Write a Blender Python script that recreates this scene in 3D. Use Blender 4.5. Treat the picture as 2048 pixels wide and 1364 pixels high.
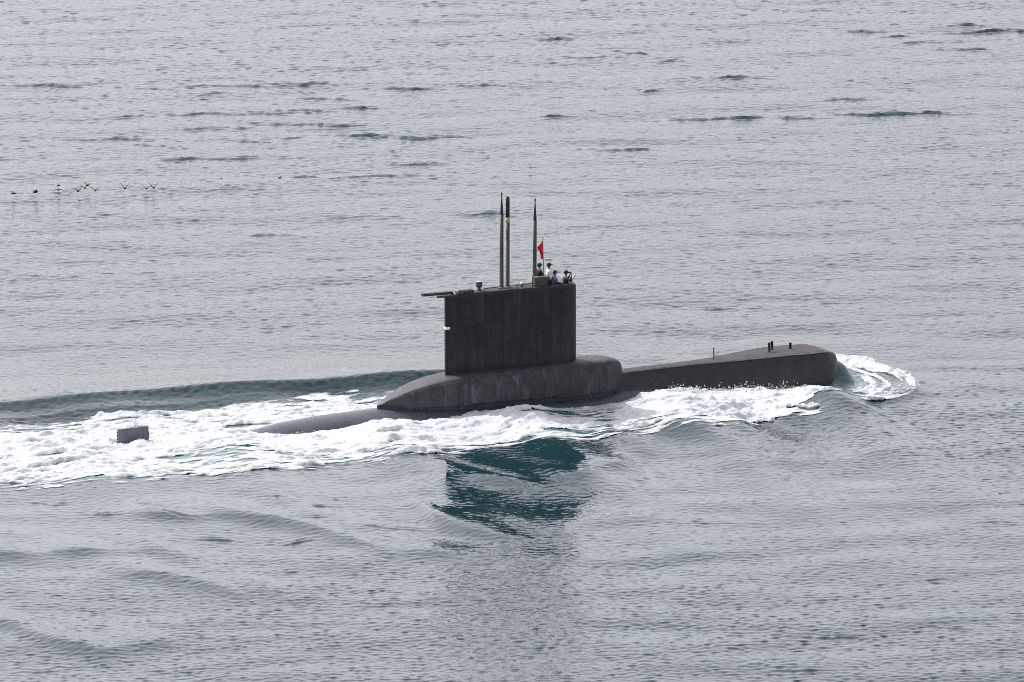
import bpy, bmesh, math, random
import numpy as np
from mathutils import Vector, Matrix

random.seed(7)
rng = np.random.default_rng(11)
sc = bpy.context.scene
for o in list(bpy.data.objects):
    bpy.data.objects.remove(o)

# ------------------------------------------------------------------ camera
PITCH, HEAD, DIST, ROLL = math.radians(10.5), math.radians(23.0), 540.0, math.radians(0.5)
PXM = 34.0                                    # photograph pixels per metre at the submarine
FPX = PXM * DIST
fw = np.array([0, math.cos(PITCH), -math.sin(PITCH)])
rt0 = np.array([1.0, 0, 0]); up0 = np.cross(rt0, fw)
rt = rt0 * math.cos(ROLL) - up0 * math.sin(ROLL)
up = up0 * math.cos(ROLL) + rt0 * math.sin(ROLL)
CAM = np.array([0, -DIST * math.cos(PITCH), DIST * math.sin(PITCH)]) - rt * ((1000 - 1024) / PXM) + up * ((820 - 682) / PXM)
cam = bpy.data.objects.new('camera', bpy.data.cameras.new('camera'))
sc.collection.objects.link(cam)
M4 = Matrix.Identity(4)
for i in range(3):
    M4[i][0], M4[i][1], M4[i][2], M4[i][3] = rt[i], up[i], -fw[i], CAM[i]
cam.matrix_world = M4
cam.data.sensor_width = 36.0
cam.data.lens = FPX / 2048 * 36.0
cam.data.clip_start, cam.data.clip_end = 1.0, 40000.0
sc.camera = cam

# ------------------------------------------------------------------ sky, sun, exposure
SUN_EL, SUN_AZ = math.radians(48.0), math.radians(-50.0)      # azimuth from +Y, clockwise positive
w = bpy.data.worlds.new('World'); sc.world = w; w.use_nodes = True
nt = w.node_tree; bg = nt.nodes['Background']
sky = nt.nodes.new('ShaderNodeTexSky'); sky.sky_type = 'NISHITA'; sky.sun_disc = False
sky.sun_elevation = SUN_EL; sky.sun_rotation = SUN_AZ
sky.air_density, sky.dust_density, sky.ozone_density, sky.altitude = 0.8, 3.0, 2.5, 0.0
hz_ = nt.nodes.new('ShaderNodeHueSaturation'); hz_.inputs['Saturation'].default_value = 0.15      # milky, hazy air
nt.links.new(sky.outputs['Color'], hz_.inputs['Color']); tint = nt.nodes.new('ShaderNodeMix'); tint.data_type = 'RGBA'; tint.blend_type = 'MULTIPLY'; tint.inputs[0].default_value = 1.0; tint.inputs[7].default_value = (1.015, 0.982, 1.0, 1)
nt.links.new(hz_.outputs['Color'], tint.inputs[6]); nt.links.new(tint.outputs[2], bg.inputs['Color']); bg.inputs['Strength'].default_value = 0.15
sl = bpy.data.lights.new('sun', 'SUN'); sl.energy = 2.0; sl.angle = math.radians(0.5); sl.color = (1.0, 0.955, 0.89)
sun = bpy.data.objects.new('sun', sl); sc.collection.objects.link(sun)
sd = Vector((math.sin(SUN_AZ) * math.cos(SUN_EL), math.cos(SUN_AZ) * math.cos(SUN_EL), math.sin(SUN_EL)))
sun.rotation_euler = sd.to_track_quat('Z', 'Y').to_euler(); sun.location = (0, 0, 60)
vs = sc.view_settings
vs.view_transform = 'Standard'; vs.look = 'None'; vs.gamma = 1.0; vs.use_curve_mapping = False
vs.exposure = 0.97
sc.cycles.use_denoising = False
sc.cycles.max_bounces = 6
sc.cycles.filter_width = 1.0

# ------------------------------------------------------------------ helpers
AX = np.array([math.cos(HEAD), math.sin(HEAD)]); BX = np.array([-math.sin(HEAD), math.cos(HEAD)])
def ray(px, py): return fw + rt * ((px - 1024) / FPX) + up * ((682 - py) / FPX)
def on_z(px, py, z=0.0):
    d = ray(px, py); t = (z - CAM[2]) / d[2]; return CAM + d * t
def on_b(px, py, b):                       # (a, z) on the submarine's plane at lateral offset b
    d = ray(px, py); bx = np.array([BX[0], BX[1], 0]); t = (b - CAM @ bx) / (d @ bx); P = CAM + d * t
    return float(P[0] * AX[0] + P[1] * AX[1]), float(P[2])
def to_local(x, y): return x * AX[0] + y * AX[1], x * BX[0] + y * BX[1]
def to_world(a, b): return a * AX[0] + b * BX[0], a * AX[1] + b * BX[1]
def ss(e0, e1, x):
    t = np.clip((x - e0) / (e1 - e0), 0, 1); return t * t * (3 - 2 * t)
def lerp_tab(x, tab):
    xs, ys = zip(*tab); return np.interp(x, xs, ys)

def link(o, parent=None):
    sc.collection.objects.link(o)
    if parent is not None: o.parent = parent
    return o
def tag(o, label=None, cat=None, group=None, kind=None):
    for k, v in (('label', label), ('category', cat), ('group', group), ('kind', kind)):
        if v: o[k] = v
    return o
def mesh_obj(name, verts, faces, mat, parent=None, smooth=True):
    me = bpy.data.meshes.new(name); me.from_pydata([tuple(map(float, v)) for v in verts], [], faces); me.update()
    if mat: me.materials.append(mat)
    if smooth: me.polygons.foreach_set('use_smooth', [True] * len(me.polygons))
    return link(bpy.data.objects.new(name, me), parent)
def bm_obj(name, bm, mat, parent=None, smooth=False):
    me = bpy.data.meshes.new(name); bmesh.ops.recalc_face_normals(bm, faces=bm.faces[:]); bm.to_mesh(me); bm.free()
    if mat: me.materials.append(mat)
    if smooth: me.polygons.foreach_set('use_smooth', [True] * len(me.polygons))
    return link(bpy.data.objects.new(name, me), parent)
def empty(name, loc=(0, 0, 0), rz=0.0, parent=None):
    o = bpy.data.objects.new(name, None); o.location = loc; o.rotation_euler = (0, 0, rz); o.empty_display_size = 0.3
    return link(o, parent)
def add_box(bm, c, s, bev=0.0, rot=None):
    r = bmesh.ops.create_cube(bm, size=1.0)
    vs_ = r['verts']; m = Matrix.Diagonal((*s, 1))
    if rot is not None: m = rot.to_4x4() @ m
    bmesh.ops.transform(bm, matrix=Matrix.Translation(c) @ m, verts=vs_)
    if bev:
        es = list({e for v in vs_ for e in v.link_edges})
        bmesh.ops.bevel(bm, geom=es, offset=bev, segments=2, affect='EDGES', profile=0.5)
def add_lathe(bm, prof, c=(0, 0, 0), n=16, lean=(0, 0)):
    rings = []
    for r, z in prof:
        rings.append([bm.verts.new((c[0] + lean[0] * z + r * math.cos(2 * math.pi * k / n), c[1] + lean[1] * z + r * math.sin(2 * math.pi * k / n), c[2] + z)) for k in range(n)])
    for A, B in zip(rings, rings[1:]):
        for k in range(n): bm.faces.new((A[k], A[(k + 1) % n], B[(k + 1) % n], B[k]))
    bm.faces.new(rings[0][::-1]); bm.faces.new(rings[-1])
def add_tube(bm, pts, r, n=8):
    pts = [Vector(p) for p in pts]; rings = []
    for i, p in enumerate(pts):
        d = (pts[min(i + 1, len(pts) - 1)] - pts[max(i - 1, 0)]).normalized()
        x = d.orthogonal().normalized(); y = d.cross(x)
        if rings and i:
            x = (lastx - d * lastx.dot(d)).normalized(); y = d.cross(x)
        lastx = x
        rr = r[i] if isinstance(r, (list, tuple)) else r
        rings.append([bm.verts.new(p + (x * math.cos(2 * math.pi * k / n) + y * math.sin(2 * math.pi * k / n)) * rr) for k in range(n)])
    for A, B in zip(rings, rings[1:]):
        for k in range(n): bm.faces.new((A[k], A[(k + 1) % n], B[(k + 1) % n], B[k]))
    bm.faces.new(rings[0][::-1]); bm.faces.new(rings[-1])
def loft(name, sections, mat, parent, cap=True, smooth=True):
    n = len(sections[0]); V = [p for s in sections for p in s]; F = []
    for i in range(len(sections) - 1):
        for k in range(n):
            k2 = (k + 1) % n; F.append((i * n + k, i * n + k2, (i + 1) * n + k2, (i + 1) * n + k))
    if cap:
        F.append(tuple(range(n))[::-1]); F.append(tuple((len(sections) - 1) * n + k for k in range(n)))
    bm = bmesh.new(); vv = [bm.verts.new(tuple(map(float, p))) for p in V]
    for f in F:
        try: bm.faces.new([vv[i] for i in f])
        except ValueError: pass
    bmesh.ops.remove_doubles(bm, verts=bm.verts[:], dist=1e-4)
    o = bm_obj(name, bm, mat, parent, smooth)
    return o
def sharpen(o, deg=35):
    me = o.data; bm = bmesh.new(); bm.from_mesh(me)
    for e in bm.edges:
        if len(e.link_faces) == 2 and e.calc_face_angle(0) > math.radians(deg): e.smooth = False
    bm.to_mesh(me); bm.free()

# ------------------------------------------------------------------ materials
def material(name):
    m = bpy.data.materials.new(name); m.use_nodes = True
    return m, m.node_tree, m.node_tree.nodes['Principled BSDF']
def N(nt, t, **kw):
    n = nt.nodes.new(t)
    for k, v in kw.items():
        if k in n.inputs: n.inputs[k].default_value = v
        else: setattr(n, k, v)
    return n
def mixcol(nt, fac, c1, c2):
    n = nt.nodes.new('ShaderNodeMix'); n.data_type = 'RGBA'
    for sock, v in ((n.inputs[0], fac), (n.inputs[6], c1), (n.inputs[7], c2)):
        if isinstance(v, bpy.types.NodeSocket): nt.links.new(v, sock)
        else: sock.default_value = (*v, 1) if isinstance(v, tuple) else v
    return n.outputs[2]
def ramp(nt, src, lo, hi):
    n = nt.nodes.new('ShaderNodeMapRange'); n.inputs[1].default_value = lo; n.inputs[2].default_value = hi
    nt.links.new(src, n.inputs[0]); return n.outputs[0]
def noise(nt, scale, detail=4, stretch=(1, 1, 1), coord='Object', rough=0.55):
    tc = nt.nodes.new('ShaderNodeTexCoord'); mp = nt.nodes.new('ShaderNodeMapping'); mp.inputs['Scale'].default_value = stretch
    nz = nt.nodes.new('ShaderNodeTexNoise'); nz.inputs['Scale'].default_value = scale; nz.inputs['Detail'].default_value = detail; nz.inputs['Roughness'].default_value = rough
    nt.links.new(tc.outputs[coord], mp.inputs[0]); nt.links.new(mp.outputs[0], nz.inputs['Vector'])
    return nz.outputs['Fac']
def paint(name, col, col2, rough=0.6, streak=0.6, bump=0.25, per_object=0.0, metal=0.0, tiles=0.0):
    m, t, p = material(name)
    n1 = noise(t, 1.1, 5); n2 = noise(t, 2.2, 4, (1.6, 1.6, 0.16)); n3 = noise(t, 26, 2)
    c = mixcol(t, ramp(t, n1, 0.35, 0.7), col, col2)
    c = mixcol(t, ramp(t, n2, 0.52, 0.72), c, tuple(min(1, x * (1 + 0.9 * streak)) for x in col2))
    if streak:
        n2b = noise(t, 3.1, 3, (1.3, 1.3, 0.1)); mm = t.nodes.new('ShaderNodeMath'); mm.operation = 'MULTIPLY'; mm.inputs[1].default_value = streak
        t.links.new(ramp(t, n2b, 0.56, 0.74), mm.inputs[0]); c = mixcol(t, mm.outputs[0], c, tuple(x * 0.45 for x in col))
    if per_object:
        oi = t.nodes.new('ShaderNodeObjectInfo'); hs = t.nodes.new('ShaderNodeHueSaturation')
        mr = t.nodes.new('ShaderNodeMapRange'); mr.inputs[3].default_value = 1 - per_object; mr.inputs[4].default_value = 1 + per_object
        t.links.new(oi.outputs['Random'], mr.inputs[0]); t.links.new(mr.outputs[0], hs.inputs['Value']); t.links.new(c, hs.inputs['Color']); c = hs.outputs['Color']
    t.links.new(c, p.inputs['Base Color']); p.inputs['Roughness'].default_value = rough; p.inputs['Metallic'].default_value = metal
    p.inputs['Specular IOR Level'].default_value = 0.35
    b = t.nodes.new('ShaderNodeBump'); b.inputs['Strength'].default_value = bump; b.inputs['Distance'].default_value = 0.03
    if tiles:
        tc = t.nodes.new('ShaderNodeTexCoord'); vo = t.nodes.new('ShaderNodeTexVoronoi'); vo.inputs['Scale'].default_value = tiles
        t.links.new(tc.outputs['Object'], vo.inputs['Vector']); t.links.new(vo.outputs['Distance'], b.inputs['Height'])
    else: t.links.new(n3, b.inputs['Height'])
    t.links.new(b.outputs[0], p.inputs['Normal'])
    return m
def plain(name, col, rough=0.6, metal=0.0, var=0.15, sub=0.0):
    m, t, p = material(name)
    n1 = noise(t, 9, 4); c = mixcol(t, ramp(t, n1, 0.3, 0.7), tuple(x * (1 - var) for x in col), tuple(min(1, x * (1 + var)) for x in col))
    t.links.new(c, p.inputs['Base Color']); p.inputs['Roughness'].default_value = rough; p.inputs['Metallic'].default_value = metal
    return m

M = {}
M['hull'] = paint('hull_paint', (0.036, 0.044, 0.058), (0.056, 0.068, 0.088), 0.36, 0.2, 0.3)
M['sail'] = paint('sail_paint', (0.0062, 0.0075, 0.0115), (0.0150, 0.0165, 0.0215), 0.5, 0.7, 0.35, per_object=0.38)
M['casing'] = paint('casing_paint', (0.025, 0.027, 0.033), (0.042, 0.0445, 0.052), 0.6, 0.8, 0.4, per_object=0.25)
M['deck'] = paint('deck_paint', (0.027, 0.027, 0.030), (0.048, 0.047, 0.050), 0.8, 0.1, 0.7)
M['bow'] = paint('bow_paint', (0.015, 0.016, 0.020), (0.024, 0.025, 0.031), 0.36, 0.25, 1.0, tiles=4.5)
M['rudder'] = paint('rudder_paint', (0.10, 0.106, 0.13), (0.15, 0.155, 0.185), 0.6, 0.3, 0.4)
M['dark'] = plain('black_metal', (0.012, 0.013, 0.016), 0.55)
M['mast'] = plain('mast_paint', (0.036, 0.037, 0.032), 0.5)
M['brown'] = plain('weathered_box_paint', (0.055, 0.048, 0.048), 0.6)
M['tan'] = plain('worn_tan_metal', (0.13, 0.115, 0.10), 0.6, 0, 0.4)
M['white'] = plain('white_paint', (0.78, 0.77, 0.73), 0.5, 0, 0.06)
M['yellow'] = plain('yellow_band_paint', (0.42, 0.40, 0.16), 0.6)
M['skin'] = plain('skin', (0.28, 0.16, 0.11), 0.55, 0, 0.05)
M['hair'] = plain('dark_hair', (0.012, 0.010, 0.009), 0.7)
M['navy'] = plain('navy_cloth', (0.010, 0.012, 0.020), 0.85)
M['black_cloth'] = plain('black_cloth', (0.010, 0.010, 0.013), 0.85)
M['white_cloth'] = plain('white_shirt_cloth', (0.72, 0.70, 0.74), 0.85, 0, 0.05)
M['blue_cloth'] = plain('blue_cloth', (0.06, 0.085, 0.18), 0.85)
M['bird'] = plain('dark_feathers', (0.022, 0.020, 0.018), 0.8, 0, 0.3)
mf, t, p = material('red_flag_cloth')
p.inputs['Base Color'].default_value = (0.36, 0.006, 0.016, 1); p.inputs['Roughness'].default_value = 0.8
tr = t.nodes.new('ShaderNodeBsdfTranslucent'); tr.inputs['Color'].default_value = (0.40, 0.008, 0.02, 1)
ms = t.nodes.new('ShaderNodeMixShader'); ms.inputs[0].default_value = 0.45
t.links.new(p.outputs[0], ms.inputs[1]); t.links.new(tr.outputs[0], ms.inputs[2]); t.links.new(ms.outputs[0], t.nodes['Material Output'].inputs['Surface'])
M['flag'] = mf

# sea water: clear dielectric surface over dark teal body colour; 'aeration' = milky bubbles in the water
mw, t, p = material('sea_water')
at = t.nodes.new('ShaderNodeAttribute'); at.attribute_name = 'aeration'
nz = noise(t, 0.05, 3)
c = mixcol(t, ramp(t, nz, 0.3, 0.7), (0.004, 0.022, 0.029), (0.006, 0.027, 0.033))
c = mixcol(t, at.outputs['Fac'], c, (0.20, 0.45, 0.48))
t.links.new(c, p.inputs['Base Color'])
p.inputs['Roughness'].default_value = 0.02; p.inputs['IOR'].default_value = 1.333
def wnoise(scale, st, det, dist_rough=0.5):
    return noise(t, scale, det, st, 'Object', dist_rough)
b1 = t.nodes.new('ShaderNodeBump'); b1.inputs['Strength'].default_value = 1.0; b1.inputs['Distance'].default_value = 0.045
b2 = t.nodes.new('ShaderNodeBump'); b2.inputs['Strength'].default_value = 1.0; b2.inputs['Distance'].default_value = 0.042
ruf = t.nodes.new('ShaderNodeAttribute'); ruf.attribute_name = 'ruffle'
t.links.new(ruf.outputs['Fac'], b1.inputs['Strength']); t.links.new(ruf.outputs['Fac'], b2.inputs['Strength'])
t.links.new(wnoise(1.9, (0.55, 1.0, 1), 2), b1.inputs['Height'])
t.links.new(wnoise(4.2, (0.7, 1.0, 1), 2), b2.inputs['Height'])
t.links.new(b1.outputs[0], b2.inputs['Normal']); t.links.new(b2.outputs[0], p.inputs['Normal'])
M['water'] = mw
mfo, t, p = material('foam')
n1 = noise(t, 1.7, 5); c = mixcol(t, ramp(t, n1, 0.3, 0.65), (0.38, 0.43, 0.47), (0.60, 0.61, 0.625))
t.links.new(c, p.inputs['Base Color']); p.inputs['Roughness'].default_value = 0.9
da_ = t.nodes.new('ShaderNodeAttribute'); da_.attribute_name = 'foam_density'
ad = t.nodes.new('ShaderNodeMath'); ad.operation = 'MULTIPLY_ADD'; ad.inputs[1].default_value = 0.9
t.links.new(noise(t, 3.2, 5, (.55, 1, 1), 'Object', .7), ad.inputs[0])
sb_ = t.nodes.new('ShaderNodeMath'); sb_.operation = 'SUBTRACT'; sb_.inputs[1].default_value = 0.45
t.links.new(da_.outputs['Fac'], sb_.inputs[0]); t.links.new(sb_.outputs[0], ad.inputs[2]); t.links.new(ramp(t, ad.outputs[0], -0.06, 0.78), p.inputs['Alpha'])
b = t.nodes.new('ShaderNodeBump'); b.inputs['Strength'].default_value = 0.9; b.inputs['Distance'].default_value = 0.07
t.links.new(noise(t, 5.0, 5), b.inputs['Height']); t.links.new(b.outputs[0], p.inputs['Normal'])
M['foam'] = mfo

# ------------------------------------------------------------------ the sea: height field
X0, DX, NX = -48.0, 0.125, 768
Y0, DY, NY = -92.0, 0.125, 2240
kx = 2 * np.pi * np.fft.fftfreq(NX, DX)[None, :]; ky = 2 * np.pi * np.fft.fftfreq(NY, DY)[:, None]
K = np.sqrt(kx ** 2 + ky ** 2) + 1e-9
def field(amp):
    F = np.fft.fft2(rng.standard_normal((NY, NX))); h = np.fft.ifft2(F * amp).real
    return h
def norm_slope(h, s):
    gy, gx = np.gradient(h, DY, DX); return h * (s / np.sqrt((gx ** 2 + gy ** 2).mean()))
def band(l0, l1, p, wind=1.5, spread=1.0):
    k0, k1 = 2 * np.pi / l1, 2 * np.pi / l0
    ang = np.arctan2(ky, kx); dirw = np.abs(np.cos(ang - wind)) ** (2 * spread) + 0.08
    return np.where((K > k0) & (K < k1), K ** (-p), 0) * dirw
chop = norm_slope(field(band(0.55, 1.3, 0.8, 1.5, 0.6)), 0.072)
fine = norm_slope(field(band(0.34, 0.9, 0.6, 1.5, 0.5)), 0.095)
gy_ = (Y0 + DY * np.arange(NY))[:, None]; nearw = 1 - ss(0, 30, gy_)
chop = chop * (1 - nearw) + fine * nearw
swell = norm_slope(field(band(2.5, 14.0, 2.2, 1.65, 1.5)), 0.024)
gust = field(np.exp(-(kx * 9) ** 2 / 2 - (ky * 9) ** 2 / 2)); gust /= gust.std()
BASE = chop * (0.98 + 0.12 * np.clip(gust, -1.6, 1.6)) + swell
def samp(G, x, y):
    fx = ((x - X0) / DX) % NX; fy = ((y - Y0) / DY) % NY
    i = np.floor(fx).astype(int); j = np.floor(fy).astype(int); u = fx - i; v = fy - j
    i %= NX; j %= NY; i2 = (i + 1) % NX; j2 = (j + 1) % NY
    return (G[j, i] * (1 - u) + G[j, i2] * u) * (1 - v) + (G[j2, i] * (1 - u) + G[j2, i2] * u) * v

# short dark wavelets whose near faces look towards the camera: (photo x, y, length in px, strength)
WAVELETS = [(85,172,100,1),(470,173,150,1),(590,169,90,1.1),(830,178,95,1),(980,172,85,.8),(310,178,42,.9),(420,189,60,.7),(660,198,75,.8),
 (300,231,110,.7),(480,228,170,1.1),(600,222,90,1),(700,217,90,.8),(620,250,130,1.1),(410,257,70,.9),(490,256,36,.7),(230,278,120,.8),(300,291,55,.6),
 (720,271,120,1.2),(800,276,110,1.1),(880,273,90,.8),(510,283,60,.8),(570,277,70,.7),(395,318,110,1.1),(520,316,80,.4),(830,328,120,.7),(620,355,80,.7),(760,353,150,.7),
 (480,378,90,.5),(740,434,90,.7),(965,429,66,.9),(540,472,60,.5),(1110,78,62,.8),(1265,108,42,.9),(1185,115,65,.7),(1340,123,60,.6),(1450,157,110,1.1),(1295,183,38,1),(1110,234,55,.8),
 (1380,238,120,.8),(1480,236,80,1),(1580,236,95,.9),(1770,228,180,1.2),(1870,227,60,.8),(1690,200,80,.6),(1735,63,46,1),(1790,73,50,.7),(1990,62,120,1.2),(1930,52,60,.7),(1850,85,80,1),(1930,100,75,.8),
 (1260,299,85,1),(1200,300,60,.5),(1100,165,70,.5),(1540,135,60,.4),(1430,615,60,.6),(30,560,60,.4),(560,470,50,.5),
 (430,1079,70,1.0),(590,1085,55,.9),(650,1015,52,.8),(540,998,40,.7),(620,1040,60,.6),(780,1057,90,1),(340,1031,70,.7),(210,1030,50,.8),(100,1005,50,.7),(480,953,40,.7),(640,928,90,.7),(560,1140,40,.5),
 (1640,1274,130,.9),(1590,1340,56,.8),(1410,1290,60,.6),(1420,1045,52,.6),(1390,1141,50,.6),(1240,1147,50,.6),(1990,1045,50,.7),(1990,988,40,.6),(1910,1257,80,.7),(1160,1017,60,.6),(1320,1130,40,.4),
 (1300,1306,50,.5),(60,1340,70,.7),(200,1330,40,.5),(850,1240,50,.5),(1000,1150,40,.5),(960,1295,40,.6),(1870,1160,50,.5),(1700,1085,40,.5),(350,1120,60,.4)]
WL = []
for (px, py, ln, st) in WAVELETS:
    P = on_z(px, py); nr_ = 1.0 if py < 690 else 0.55; WL.append((P[0], P[1], ln / PXM * 0.72 * (1 + P[1] / DIST), (0.27 + 0.07 * st) * (.75 + .25 * nr_), 0.23 * st * nr_, random.uniform(-0.04, 0.06), random.uniform(-.5, .5)))
r2 = random.Random(3)
for _ in range(130):
    py = r2.uniform(0, 1364); px = r2.uniform(0, 2048)
    if 690 < py < 960: continue
    P = on_z(px, py); WL.append((P[0], P[1], r2.uniform(0.3, 1.2), r2.uniform(0.22, 0.34), r2.uniform(.015, .04), r2.uniform(-.06, .08), r2.uniform(-.5, .5)))

WORLD_RIDGES = []                          # crests of the wake's near-side waves, laid out on the water plane
for pts_, wf, wb, am in (
    ([(850, 945, 0), (890, 943, 1), (960, 946, 1), (1050, 950, 1), (1150, 945, .9), (1230, 925, .7), (1320, 898, 0)], 2.2, 6.5, .46),
    ([(800, 985, 0), (838, 1000, .8), (870, 1028, 1), (930, 1055, 1), (1000, 1068, .9), (1100, 1072, .4), (1180, 1070, 0)], 1.8, 6.0, .34),
    ([(240, 1032, 0), (300, 1026, .7), (430, 1020, 1), (560, 1030, 1), (640, 1050, 1), (760, 1085, .9), (850, 1100, .7), (980, 1110, 0)], 1.5, 5.0, .34),
    ([(150, 1160, 0), (210, 1148, .8), (300, 1140, 1), (380, 1150, 1), (480, 1180, .9), (570, 1196, .5), (680, 1200, 0)], 1.5, 5.0, .30),
    ([(-80, 1110, 0), (0, 1105, .9), (90, 1098, 1), (180, 1092, 1), (300, 1098, .8), (400, 1116, 0)], 1.4, 4.0, .27),
    ([(-60, 1220, 0), (0, 1236, 1), (100, 1275, 1), (200, 1296, 1), (300, 1282, .7), (420, 1260, 0)], 1.5, 4.5, .27),
    ([(1180, 868, 0), (1260, 858, .7), (1340, 842, 1), (1430, 838, 1), (1490, 850, .9), (1560, 882, .6), (1640, 910, 0)], 3.2, 4.0, .60),
    ([(1500, 838, 0), (1570, 812, .8), (1630, 792, 1), (1680, 800, .9), (1730, 815, .5), (1800, 830, 0)], 2.6, 3.0, .50)):
    Q = np.array([[*on_z(q[0], q[1], am * q[2])[:2], q[2]] for q in pts_]); WORLD_RIDGES.append(((Q[:, 0], Q[:, 1], Q[:, 2]), wf, wb, am))
def ridge(a, b, pts, wid_front, wid_back, amp):
    """crest polyline a-> (b, amplitude); steeper towards the viewer (smaller b)"""
    bc = lerp_tab(a, [(q[0], q[1]) for q in pts]); am = lerp_tab(a, [(q[0], q[2]) for q in pts]); d = b - bc
    return amp * am * np.where(d < 0, np.exp(-(np.sqrt(d * d + .04) / wid_front) ** 1.15), np.exp(-(d / wid_back) ** 2))
def ship_waves(x, y):
    a, b = to_local(x, y); h = np.zeros_like(a); s = -b
    # transverse wave train on the near (starboard) side, trailing a little aft with distance
    ph = 2 * np.pi / 9.3 * (a - 18.6 + 0.18 * (s - 5))
    env = ss(-1.5, 4.0, s) * np.exp(-np.clip(s - 6, 0, None) / 26.0) * ss(22.5, 19.0, a) * (0.6 + 0.4 * ss(-26, 2, a))
    h += 0.60 * env * (np.exp(1.1 * (np.cos(ph) - 1)) - .42) * (0.85 + 0.15 * np.sin(0.37 * s + 0.21 * a))
    # far (port) side diverging crest
    env2 = ss(2, 6, b) * np.exp(-np.clip(b - 8, 0, None) / 8) * ss(22, 16, a) * ss(-40, -20, a)
    h += 0.10 * env2 * np.cos(2 * np.pi / 9.3 * (a - 18 + 0.2 * b))
    h += ridge(a, b, [(-70, 15.8, .25), (-40, 13.5, .6), (-25.5, 12.2, .75), (-16, 11.7, .95), (-10, 10.9, 1), (-4, 10.2, 1), (2, 9.6, 1), (8, 8.9, .3), (12, 8.6, 0)], 1.4, 5.0, .84)
    h += ridge(a, b, [(-70, 12, 0), (-30, 9.9, .3), (-24, 9.7, .8), (-19, 9.4, 1), (-14, 9.2, .6), (-8, 9.0, 0)], 0.9, 1.6, 0.24)
    for (pl, wf, wb, am) in WORLD_RIDGES:
        X_, Y_, A_ = pl; m = (x > X_[0] - .1) & (x < X_[-1] + .1) & (np.abs(y - Y_.mean()) < 40)
        if m.any():
            d = y[m] - np.interp(x[m], X_, Y_); am_ = np.interp(x[m], X_, A_)
            h[m] += am * am_ * (.75 + .25 * np.sin(1.3 * x[m] + .8 * y[m])) * np.where(d < 0, np.exp(-(np.sqrt(d * d + .04) / wf) ** 1.4), np.exp(-(d / wb) ** 2))
    # hull-side hollow between stern and far crest
    h += -0.18 * np.exp(-((b - 9) / 4) ** 2) * ss(-45, -20, a) * ss(10, -2, a)
    # bow mound: water climbing the bow, ringed by the breaking rim
    rr = np.sqrt(((a - 20.6) / 5.4) ** 2 + (b / 7.6) ** 2); fwd = ss(17.5, 20.5, a)
    d1 = np.sqrt((a - 20.5) ** 2 + (b * 0.92) ** 2)
    h += 1.45 * np.clip(1 - (d1 / 2.3) ** 3.6, 0, 1) ** .8 * ss(19.4, 20.9, a) * (0.25 + 0.75 * ss(-2.1, 0.1, b))
    h += 0.30 * np.exp(-((rr - 0.92) / 0.16) ** 2) * fwd * (1 + 0.8 * np.clip(b / 7, -.2, 1))
    h += 0.16 * np.exp(-((rr - 0.55) / 0.10) ** 2) * fwd
    # heaped water along the near side of the fore hull and turbulence astern
    h += 0.50 * np.exp(-((s - 3.0) / 2.2) ** 2) * ss(4, 10, a) * ss(19.0, 14.5, a)
    h += 0.25 * np.exp(-((s - 2.8) / 2.2) ** 2) * ss(-14, -6, a) * ss(10, 4, a)
    return h
def patches(xs, ys):
    XX, YY = np.meshgrid(xs, ys); h = np.zeros_like(XX)
    for (cx, cy, hl, wd, am, sl_, bend) in WL:
        i0, i1 = np.searchsorted(xs, [cx - 2.4 * hl, cx + 2.4 * hl]); j0, j1 = np.searchsorted(ys, [cy - 3.5, cy + 3.5])
        if i1 - i0 < 2 or j1 - j0 < 2: continue
        x = XX[j0:j1, i0:i1] - cx; y = YY[j0:j1, i0:i1] - cy - sl_ * x - bend * np.sin(x / hl * 1.7) - .18 * np.sin(x * 1.9 + cy * 7)
        env = np.exp(-(x / hl) ** 2) * np.exp(-(y / (2.3 * wd)) ** 2) * np.clip(.85 + .3 * np.sin(x * 3.3 / max(hl, .5) + cy) + 7.0 * chop[j0:j1, i0:i1], .05, 1.5)
        h[j0:j1, i0:i1] += am * .50 * env * (np.cos(2 * np.pi * y / (2.7 * wd) + 1.1 * np.sin(x * 1.1 + cx)) + .5)
    return h
xs = X0 + DX * np.arange(NX); ys = Y0 + DY * np.arange(NY)
PATCH = patches(xs, ys)
def lean(x, y):                           # wind chop leans towards the near shore
    a, b = to_local(x, y); return 2.3 * samp(chop, x, y) * (1 - .42 * np.exp(-((b + 20) / 18) ** 2) * ss(20, 6, a))
def height(x, y):
    a, b = to_local(x, y)
    inside = (x >= X0) & (x <= X0 + DX * (NX - 1)) & (y >= Y0) & (y <= Y0 + DY * (NY - 1))
    calm = 1.0 - 0.42 * np.exp(-((b + 20) / 18) ** 2) * ss(20, 6, a)
    far = ss(600, 120, np.abs(x)) * ss(900, 260, np.abs(y))
    return samp(BASE, x, y) * (0.15 + 0.85 * far) * calm + np.where(inside, samp(PATCH, x, y), 0) + ship_waves(x, y)

# foam outline polygons, traced on the water plane
def poly(pts, z=0.15):
    out = []
    for q in pts:
        P = on_z(q[0], q[1], z if len(q) < 3 else q[2]); out.append(to_local(P[0], P[1]))
    return np.array(out)
def sdist(P, a, b):
    """signed distance, positive inside"""
    d2 = np.full(a.shape, 1e9); ins = np.zeros(a.shape, bool); n = len(P)
    for i in range(n):
        x1, y1 = P[i]; x2, y2 = P[(i + 1) % n]; ex, ey = x2 - x1, y2 - y1
        tt = np.clip(((a - x1) * ex + (b - y1) * ey) / (ex * ex + ey * ey + 1e-9), 0, 1)
        d2 = np.minimum(d2, (a - x1 - tt * ex) ** 2 + (b - y1 - tt * ey) ** 2)
        c = ((y1 > b) != (y2 > b)) & (a < (x2 - x1) * (b - y1) / (y2 - y1 + 1e-12) + x1); ins ^= c
    return np.sqrt(d2) * np.where(ins, 1, -1)
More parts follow.
